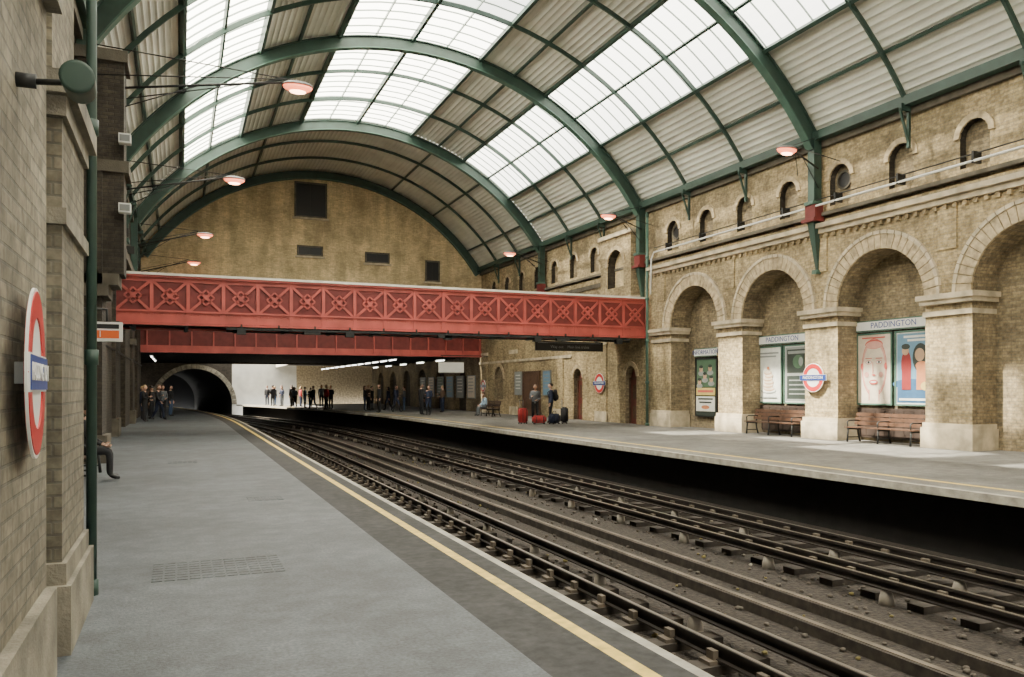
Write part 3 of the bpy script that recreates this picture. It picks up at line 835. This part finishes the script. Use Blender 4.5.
def door(loc, w, h, rz=RW, double=False, k='door', i=1):
    mb = MB()
    mb.box(-w / 2, w / 2, -.03, .03, 0, h, k)
    nl = 2 if double else 1
    for j in range(nl):
        cx = 0 if nl == 1 else (-w / 4 + j * w / 2); ww = w / nl
        for (z0, z1) in ((.15, .9), (1.05, h - .15)):
            mb.box(cx - ww * .36, cx + ww * .36, -.05, -.03, z0, z1, k)
            mb.box(cx - ww * .28, cx + ww * .28, -.056, -.05, z0 + .08, z1 - .08, 'wood')
        mb.ball((cx + ww * .4 * (1 if j == 0 else -1), -.07, 1.0), .035, 'railtop', 8, 6)
    for s in (-1, 1): mb.box(min(s * w / 2, s * (w / 2 + .1)), max(s * w / 2, s * (w / 2 + .1)), -.08, .03, 0, h + .1, 'wood')
    mb.box(-w / 2, w / 2, -.08, .03, h, h + .1, 'wood')
    if not double:
        mb.disc(0, h + .1, 0.001, w / 2 + .0, -.02, .03, k, 16, 0, pi)
    mb.obj('door_%d' % i, loc, rz)
door((WX + .27, 31.3, 0), .72, 2.0, i=1); door((WX + .27, 36.5, 0), .72, 2.0, i=2)
door((WX - .06, 42.2, 0), 2.2, 2.5, double=True, k='wood', i=3)
def board(loc, rz, w, h, c):
    mb = MB(); frame(mb, w, h, PC[c], 'grey')
    for i in range(5): mb.box(-w * .4, w * .4 * (.6 + .1 * (i % 3)), -.04, -.032, h * (.35 - i * .15), h * (.39 - i * .15), PC['gry' if c != 'gry' else 'lite'])
    mb.obj('notice_board', loc, rz)
for i, c in enumerate(['cream', 'gry', 'lblue', 'grn', 'cream', 'gry']):
    board((WX - .05, 52.5 + i * 2.4, 1.7), RW, 1.5, 1.5, c)
board((WX - .05, 40.1, 1.9), RW, .9, 1.3, 'lblue')
board((WX - .05, 44.1, 1.9), RW, 1.0, 1.3, 'gry')

def pipe(x, y, z0, z1, r=.06, k='green', sx=1):
    mb = MB(); mb.tube([(x, y, z0), (x, y, z1)], r, k, 12)
    z = z0
    while z <= z1: mb.tube([(x, y, z), (x, y, min(z + .12, z1 + .12))], r * 1.35, k, 12); z += 1.8
    mb.obj('downpipe')
pipe(WX - .2, 29.62, 0, 9.2, .06, 'greenlt')
pipe(-.64, 7.05, 0, 8.5, .038, 'green')
mb = MB()
mb.tube([(-.70, 4.3, 3.05), (-.62, 4.3, 3.05)], [.035, .035], 'dark', 8)
mb.tube([(-.62, 4.3, 3.05), (-.46, 4.28, 3.06)], [.015, .015], 'dark', 8)
mb.tube([(-.44, 4.38, 3.06), (-.44, 4.37, 3.06), (-.44, 4.20, 3.06), (-.44, 4.18, 3.06), (-.44, 4.178, 3.06)], [.03, .068, .075, .075, .06], 'green', 24)
mb.obj('loudspeaker')
mb = MB()
mb.box(-.25, .25, -.09, .09, -.17, .17, 'white'); mb.box(-.2, .2, -.095, -.09, -.12, .02, 'orange'); mb.box(-.2, .2, -.095, -.09, .05, .13, 'black')
mb.tube([(0, 0, .17), (0, 0, .4)], .02, 'dark'); mb.tube([(0, 0, .4), (-.9, 0, .4)], .02, 'dark')
o = mb.obj('train_indicator', (-1.2, 15.9, 2.62), 0)
text('1', .16, (-.1, -.1, -.05), 'white', o)
mb = MB()
for z in (2.9, 5.0, 5.2, 7.3): mb.tube([(LX + .06, 6.95, z), (LX + .06, 50.4, z)], .03, 'dark', 6)
for i in range(10): mb.box(LX, LX + .35, 8 + i * 4.1, 8.15 + i * 4.1, 7.2, 7.5, 'dark')
mb.obj('wall_cables')
mb = MB()
for z, yy in ((7.05, 5.3), (5.1, 5.35), (4.4, 5.3)): mb.box(-.80, -.6, yy - .05, yy + .12, z, z + .22, 'dark')
mb.tube([(-.76, 5.38, 0), (-.76, 5.38, 9)], .025, 'dark', 6)
mb.obj('junction_box')
for (yy, zz) in ((19.2, 6.9), (19.2, 5.4)):
    mb = MB(); mb.box(-1.22, -.98, yy - .12, yy + .1, zz, zz + .2, 'white'); mb.box(-1.2, -1.0, yy - .125, yy - .12, zz + .03, zz + .17, 'grey')
    mb.box(-1.12, -1.08, yy + .1, yy + .16, zz + .05, zz + .12, 'dark')
    mb.obj('wall_floodlight')

# ------------------------------------------------------------------ people
SKIN = [mat('skin_fair', (.50, .30, .21), .6, var=0), mat('skin_brown', (.28, .15, .09), .6, var=0)]
HAIR = [mat('hair_dark', (.025, .018, .014), .7, var=0), mat('hair_brown', (.10, .055, .03), .7, var=0), mat('hair_blond', (.38, .26, .12), .7, var=0)]
def cl(n, c): return mat('cloth_' + n, c, .9, var=.15, scale=12)
CL = dict(black=cl('black', (.012, .012, .014)), navy=cl('navy', (.015, .022, .05)), grey=cl('grey', (.11, .12, .13)), white=cl('white', (.5, .5, .48)),
          brown=cl('brown', (.10, .06, .04)), red=cl('red', (.4, .04, .04)), denim=cl('denim', (.045, .075, .14)), tan=cl('tan', (.30, .23, .16)), ltblue=cl('lightblue', (.3, .42, .55)))
def base_pose():
    return dict(pelvis=(0, 0, .94), spine=(0, 0, 1.10), chest=(0, .0, 1.28), neckb=(0, -.01, 1.44), neck=(0, .0, 1.52),
        shL=(-.17, 0, 1.40), elL=(-.215, -.02, 1.12), wrL=(-.21, .05, .87), shR=(.17, 0, 1.40), elR=(.215, -.02, 1.12), wrR=(.21, .05, .87),
        hipL=(-.09, 0, .88), knL=(-.10, .02, .49), anL=(-.10, -.01, .09), toL=(-.11, .15, .045), hipR=(.09, 0, .88), knR=(.10, .02, .49), anR=(.10, -.01, .09), toR=(.11, .15, .045))
RAD = dict(pelvis=(.16, .12), spine=(.145, .11), chest=(.18, .125), neckb=(.09, .08), neck=(.054, .054), sh=(.078, .078), el=(.054, .054), wr=(.032, .032),
        hip=(.105, .105), kn=(.07, .07), an=(.05, .05), to=(.045, .04))
def person(loc, rz, pose=None, top='black', legs='navy', skin=0, hair=0, longhair=False, s=1.0, name='standing_passenger', pack=None, coat=False):
    J = base_pose()
    if pose: J.update(pose)
    bones = [('pelvis', 'spine', 't'), ('spine', 'chest', 't'), ('chest', 'neckb', 't'), ('neckb', 'neck', 's')]
    for S in 'LR':
        bones += [('chest', 'sh' + S, 't'), ('sh' + S, 'el' + S, 't'), ('el' + S, 'wr' + S, 't'), ('pelvis', 'hip' + S, 'l'), ('hip' + S, 'kn' + S, 'l'), ('kn' + S, 'an' + S, 'l'), ('an' + S, 'to' + S, 'x')]
    keys = list(J.keys()); idx = {k: i for i, k in enumerate(keys)}
    me = bpy.data.meshes.new('tmp'); me.from_pydata([J[k] for k in keys], [(idx[a], idx[b]) for a, b, _ in bones], [])
    ob = bpy.data.objects.new('tmp', me); COL.objects.link(ob)
    md = ob.modifiers.new('skin', 'SKIN'); md.use_smooth_shade = True
    for k in keys:
        kk_ = k if k in RAD else k[:-1]
        r = RAD[kk_]; sv = me.skin_vertices[0].data[idx[k]]; f = 1.14 if coat and kk_ in ('pelvis', 'spine', 'chest', 'sh', 'el', 'hip') else 1
        sv.radius = (r[0] * f, r[1] * f); sv.use_root = (k == 'pelvis')
    sb = ob.modifiers.new('sub', 'SUBSURF'); sb.levels = 1; sb.render_levels = 1
    dg = bpy.context.evaluated_depsgraph_get(); dg.update()
    ev = ob.evaluated_get(dg); em = ev.to_mesh()
    V = [v.co.copy() for v in em.vertices]; F = [tuple(p.vertices) for p in em.polygons]
    ev.to_mesh_clear(); bpy.data.objects.remove(ob); bpy.data.meshes.remove(me)
    mb = MB()
    kmat = {'t': CL[top], 'l': CL[legs], 's': SKIN[skin], 'x': M['black']}
    segs = [(Vector(J[a]), Vector(J[b]), c) for a, b, c in bones]
    if coat:
        segs = [(a, b, 't' if (c == 'l' and a.z > .6) else c) for a, b, c in segs]
    groups = {}
    for f in F:
        c = sum((V[i] for i in f), Vector()) / len(f); best = None
        for a, b, k in segs:
            ab = b - a; t = max(0, min(1, (c - a).dot(ab) / ab.length_squared)); d = (c - a - ab * t).length
            if best is None or d < best[0]: best = (d, k)
        groups.setdefault(best[1], []).append(f)
    o0 = len(mb.v); mb.v += [tuple(v) for v in V]
    for k, fl in groups.items():
        mi = mb.mi(kmat[k])
        for f in fl: mb.f.append([i + o0 for i in f]); mb.m.append(mi); mb.sm.append(True)
    nk = Vector(J['neck']); hc = (nk.x, nk.y + .02, nk.z + .115)
    def hf(v):
        v = v.copy()
        if v.z < 0: v.x *= 1 - .32 * v.z * v.z; v.y *= 1 - .12 * v.z * v.z
        if v.y > .85 and abs(v.x) < .35 and -.3 < v.z < .15: v.y += .16
        if v.y > .6 and v.z < -.55: v.y += .08
        return v
    mb.ball(hc, (.078, .098, .118), SKIN[skin], 16, 12, hf)
    def hr(v):
        v = v.copy()
        if v.y > .2 and v.z < .35: v *= .8
        if v.z < -.25 and not longhair: v *= .82
        return v
    mb.ball((hc[0], hc[1] - .012, hc[2] + .012), (.087, .104, .122 if not longhair else .125), HAIR[hair], 16, 12, hr)
    if longhair: mb.tube([(hc[0], hc[1] - .05, hc[2] + .02), (hc[0], hc[1] - .07, hc[2] - .1), (hc[0], hc[1] - .08, hc[2] - .22)], [.08, .075, .04], HAIR[hair], 10)
    for sx in (-1, 1):
        mb.ball((hc[0] + sx * .03, hc[1] + .086, hc[2] + .005), (.014, .008, .008), M['white'], 8, 5)
        mb.ball((hc[0] + sx * .03, hc[1] + .093, hc[2] + .005), (.006, .004, .006), M['black'], 6, 4)
        mb.ball((hc[0] + sx * .078, hc[1] - .005, hc[2] - .01), (.01, .02, .03), SKIN[skin], 8, 6)
        mb.box(hc[0] + sx * .03 - .016, hc[0] + sx * .03 + .016, hc[1] + .085, hc[1] + .095, hc[2] + .022, hc[2] + .027, HAIR[hair])
    mb.ball((hc[0], hc[1] + .085, hc[2] - .062), (.022, .008, .006), CL['red'], 8, 5)
    for S, sx in (('L', -1), ('R', 1)):
        w = Vector(J['wr' + S]); d = (w - Vector(J['el' + S])).normalized()
        fw = Vector((0, 1, 0)); fw = (fw - d * fw.dot(d)).normalized() if abs(d.y) < .9 else Vector((0, 0, 1))
        inn = d.cross(fw).normalized() * (1 if d.cross(fw).x * sx < 0 else -1)
        mb.tube([w - d * .03, w + d * .02, w + d * .085], [.026, .032, .036], SKIN[skin], 8, flat=.55)
        for q in range(4):
            o_ = w + d * .075 + fw * (.027 - .018 * q); L_ = (.075, .085, .078, .06)[q]
            mb.tube([o_, o_ + d * L_ * .5 + inn * .006, o_ + d * L_ * .8 + inn * .02, o_ + d * L_ * .95 + inn * .035], [.0095, .009, .008, .006], SKIN[skin], 6)
        o_ = w + d * .03 + fw * .028
        mb.tube([o_, o_ + d * .025 + fw * .025 + inn * .01, o_ + d * .055 + fw * .03 + inn * .022], [.012, .0105, .007], SKIN[skin], 6)
    if pack:
        c = Vector(J['chest'])
        mb.ball((c.x, c.y - .2, c.z - .06), (.16, .11, .26), CL[pack], 12, 9, lambda v: Vector((max(-.85, min(.85, v.x * 1.2)), max(-.8, min(.8, v.y * 1.2)), v.z)))
        mb.ball((c.x, c.y - .3, c.z - .14), (.11, .05, .12), CL[pack], 10, 7)
        for sx in (-.09, .09): mb.tube([(c.x + sx, c.y - .12, c.z + .14), (c.x + sx, c.y + .02, c.z + .17), (c.x + sx, c.y + .135, c.z + .06), (c.x + sx * 1.3, c.y + .1, c.z - .14), (c.x + sx * 1.3, c.y - .1, c.z - .2)], .016, CL[pack], 6)
    o = mb.obj(name, (loc[0], loc[1], loc[2] + .004), rz); o.scale = (s, s, s)
    return o
WALK = dict(hipL=(-.09, .01, .88), knL=(-.1, .18, .53), anL=(-.1, .22, .1), toL=(-.1, .37, .06), hipR=(.09, -.01, .88), knR=(.1, -.06, .49), anR=(.1, -.28, .13), toR=(.1, -.16, .045),
            elL=(-.22, -.12, 1.13), wrL=(-.2, -.14, .88), elR=(.22, .06, 1.13), wrR=(.19, .22, .93))
BENT = dict(elR=(.22, .02, 1.12), wrR=(.13, .24, 1.2), elL=(-.22, .0, 1.12), wrL=(-.1, .24, 1.05))
BAG = dict(elR=(.23, -.01, 1.12), wrR=(.24, .03, .86), knL=(-.12, .04, .49), anL=(-.14, .03, .09), toL=(-.18, .18, .045))
def SIT(h=.5):
    return dict(pelvis=(0, 0, h + .10), spine=(0, -.01, h + .26), chest=(0, .03, h + .44), neckb=(0, .07, h + .59), neck=(0, .1, h + .67), shL=(-.17, .05, h + .55), shR=(.17, .05, h + .55),
        elL=(-.22, .12, h + .28), wrL=(-.13, .33, h + .18), elR=(.22, .12, h + .28), wrR=(.13, .33, h + .18), hipL=(-.09, .05, h + .08), hipR=(.09, .05, h + .08),
        knL=(-.12, .44, h + .05), knR=(.12, .44, h + .05), anL=(-.12, .42, .09), anR=(.13, .46, .09), toL=(-.13, .58, .045), toR=(.15, .62, .045))
person((15.1, 33.6, 0), radians(150), BENT, 'grey', 'black', hair=1, s=1.02)
person((15.75, 33.3, 0), radians(70), BAG, 'navy', 'black', hair=0, pack='black', s=1.05)
person((16.30, 43.3, 0), radians(90), SIT(.455), 'ltblue', 'grey', hair=1, name='seated_passenger')
person((LX + .52, 15.7, 0), radians(-90), SIT(.455), 'black', 'black', hair=0, name='seated_passenger')
cr = [(13.4, 46.5, 'black', 'black', 0), (11.9, 55.5, 'black', 'navy', 1), (12.3, 56.2, 'brown', 'black', 0), (13.3, 52.2, 'navy', 'black', 2), (14.6, 55, 'grey', 'denim', 1),
      (10.1, 60.5, 'red', 'black', 0), (9.3, 66, 'ltblue', 'navy', 1), (9.9, 67, 'black', 'denim', 0),
      (8.7, 68, 'grey', 'black', 2), (8.9, 71, 'black', 'black', 0), (8.2, 72, 'navy', 'grey', 1), (7.9, 75, 'black', 'denim', 0), (13.0, 58.2, 'black', 'grey', 0), (11.1, 69, 'grey', 'navy', 0), (15.9, 50.2, 'brown', 'navy', 1),
      (9.0, 69.6, 'brown', 'black', 1), (9.4, 62.2, 'black', 'denim', 2), (9.6, 70.6, 'red', 'navy', 0), (7.6, 73.6, 'black', 'black', 1), (8.4, 74, 'grey', 'black', 0),
      (10.5, 60.9, 'black', 'black', 1), (13.9, 56.8, 'navy', 'black', 2), (7.4, 76.5, 'black', 'navy', 0), (8.0, 77.5, 'white', 'black', 1), (13.7, 46.0, 'navy', 'black', 1), (12.0, 51.5, 'black', 'black', 0)]
for i, (x, y, t, l, p) in enumerate(cr):
    person((x, y, 0), random.uniform(0, 6.28), [None, BENT, WALK, BAG][p], t, l, hair=i % 3, longhair=(i % 4 == 1), skin=1 if i % 5 == 3 else 0, s=random.uniform(.93, 1.08), coat=(i % 3 == 0),
           name='walking_passenger' if p == 2 else 'standing_passenger', pack='black' if p == 3 else None)
cl_ = [(-1.35, 45.6, 'black', 'black', 0), (-.85, 46.3, 'grey', 'black', 1), (-1.75, 44.2, 'navy', 'black', 3), (-.5, 49.3, 'black', 'denim', 0), (-1.5, 48.6, 'brown', 'black', 1), (-2.6, 54, 'black', 'black', 0), (-2.2, 57, 'grey', 'black', 2), (-1.0, 44.0, 'black', 'navy', 2),
       (-1.55, 41.6, 'black', 'black', 1)]
for i, (x, y, t, l, p) in enumerate(cl_):
    person((x, y, 0), random.uniform(0, 6.28), [None, BENT, WALK, BAG][p], t, l, hair=i % 3, longhair=(i % 3 == 1), s=random.uniform(.97, 1.07), coat=(i % 2 == 0),
           name='walking_passenger' if p == 2 else 'standing_passenger')

def suitcase(loc, rz, w, d, h, c, soft=False):
    bm = bmesh.new(); bmesh.ops.create_cube(bm, size=1)
    for v in bm.verts: v.co = Vector((v.co.x * w, v.co.y * d, v.co.z * h + h / 2 + .05))
    bmesh.ops.bevel(bm, geom=bm.edges[:], offset=min(w, d, h) * .22, segments=3, affect='EDGES')
    mb = MB(); mb.add([v.co for v in bm.verts], [tuple(v.index for v in f.verts) for f in bm.faces], CL[c], True); bm.free()
    for s in (-1, 1):
        for t in (-1, 1): mb.tube([(s * w * .36 - .02, t * d * .3, .035), (s * w * .36 + .02, t * d * .3, .035)], .035, 'black', 10)
        mb.box(s * w * .25 - .015, s * w * .25 + .015, -d / 2 - .008, d / 2 + .008, .1, h + .0, 'black')
    if soft: mb.tube([(-w * .25, 0, h + .04), (-w * .15, 0, h + .16), (w * .15, 0, h + .16), (w * .25, 0, h + .04)], .015, 'black', 6)
    else:
        for s in (-.1, .1): mb.tube([(s, d * .35, h), (s, d * .35, h + .4)], .01, 'grey', 6)
        mb.tube([(-.11, d * .35, h + .4), (.11, d * .35, h + .4)], .016, 'black', 6)
    mb.obj('suitcase', loc, rz)
suitcase((14.35, 33.3, 0), .3, .45, .28, .66, 'red'); suitcase((14.85, 32.6, 0), -.2, .62, .36, .34, 'red', True)
suitcase((15.5, 32.4, 0), .5, .6, .35, .42, 'navy', True); suitcase((16.15, 32.7, 0), 1.2, .5, .32, .7, 'black')

# ------------------------------------------------------------------ light, world, camera
w = bpy.data.worlds.new('World'); SC.world = w; w.use_nodes = True
bg = w.node_tree.nodes['Background']; bg.inputs[0].default_value = (1.0, .995, .94, 1); bg.inputs[1].default_value = 3.4
sd = bpy.data.lights.new('sun', 'SUN'); sd.energy = 40; sd.color = (1, .91, .74); sd.angle = radians(1.2)
so = bpy.data.objects.new('sun', sd); COL.objects.link(so)
dirv = Vector((10.0, -2.0, -14.7)).normalized()
so.rotation_euler = dirv.to_track_quat('-Z', 'Y').to_euler(); so.location = (0, 0, 30)
cd = bpy.data.cameras.new('camera'); cam = bpy.data.objects.new('camera', cd); COL.objects.link(cam)
cam.location = (0, 0, 1.62); cam.rotation_euler = (pi / 2, 0, -math.atan(332 / 800))
cd.sensor_width = 36; cd.lens = 28.125; cd.shift_y = 49.5 / 1024; cd.clip_end = 400; cd.clip_start = .05
SC.camera = cam
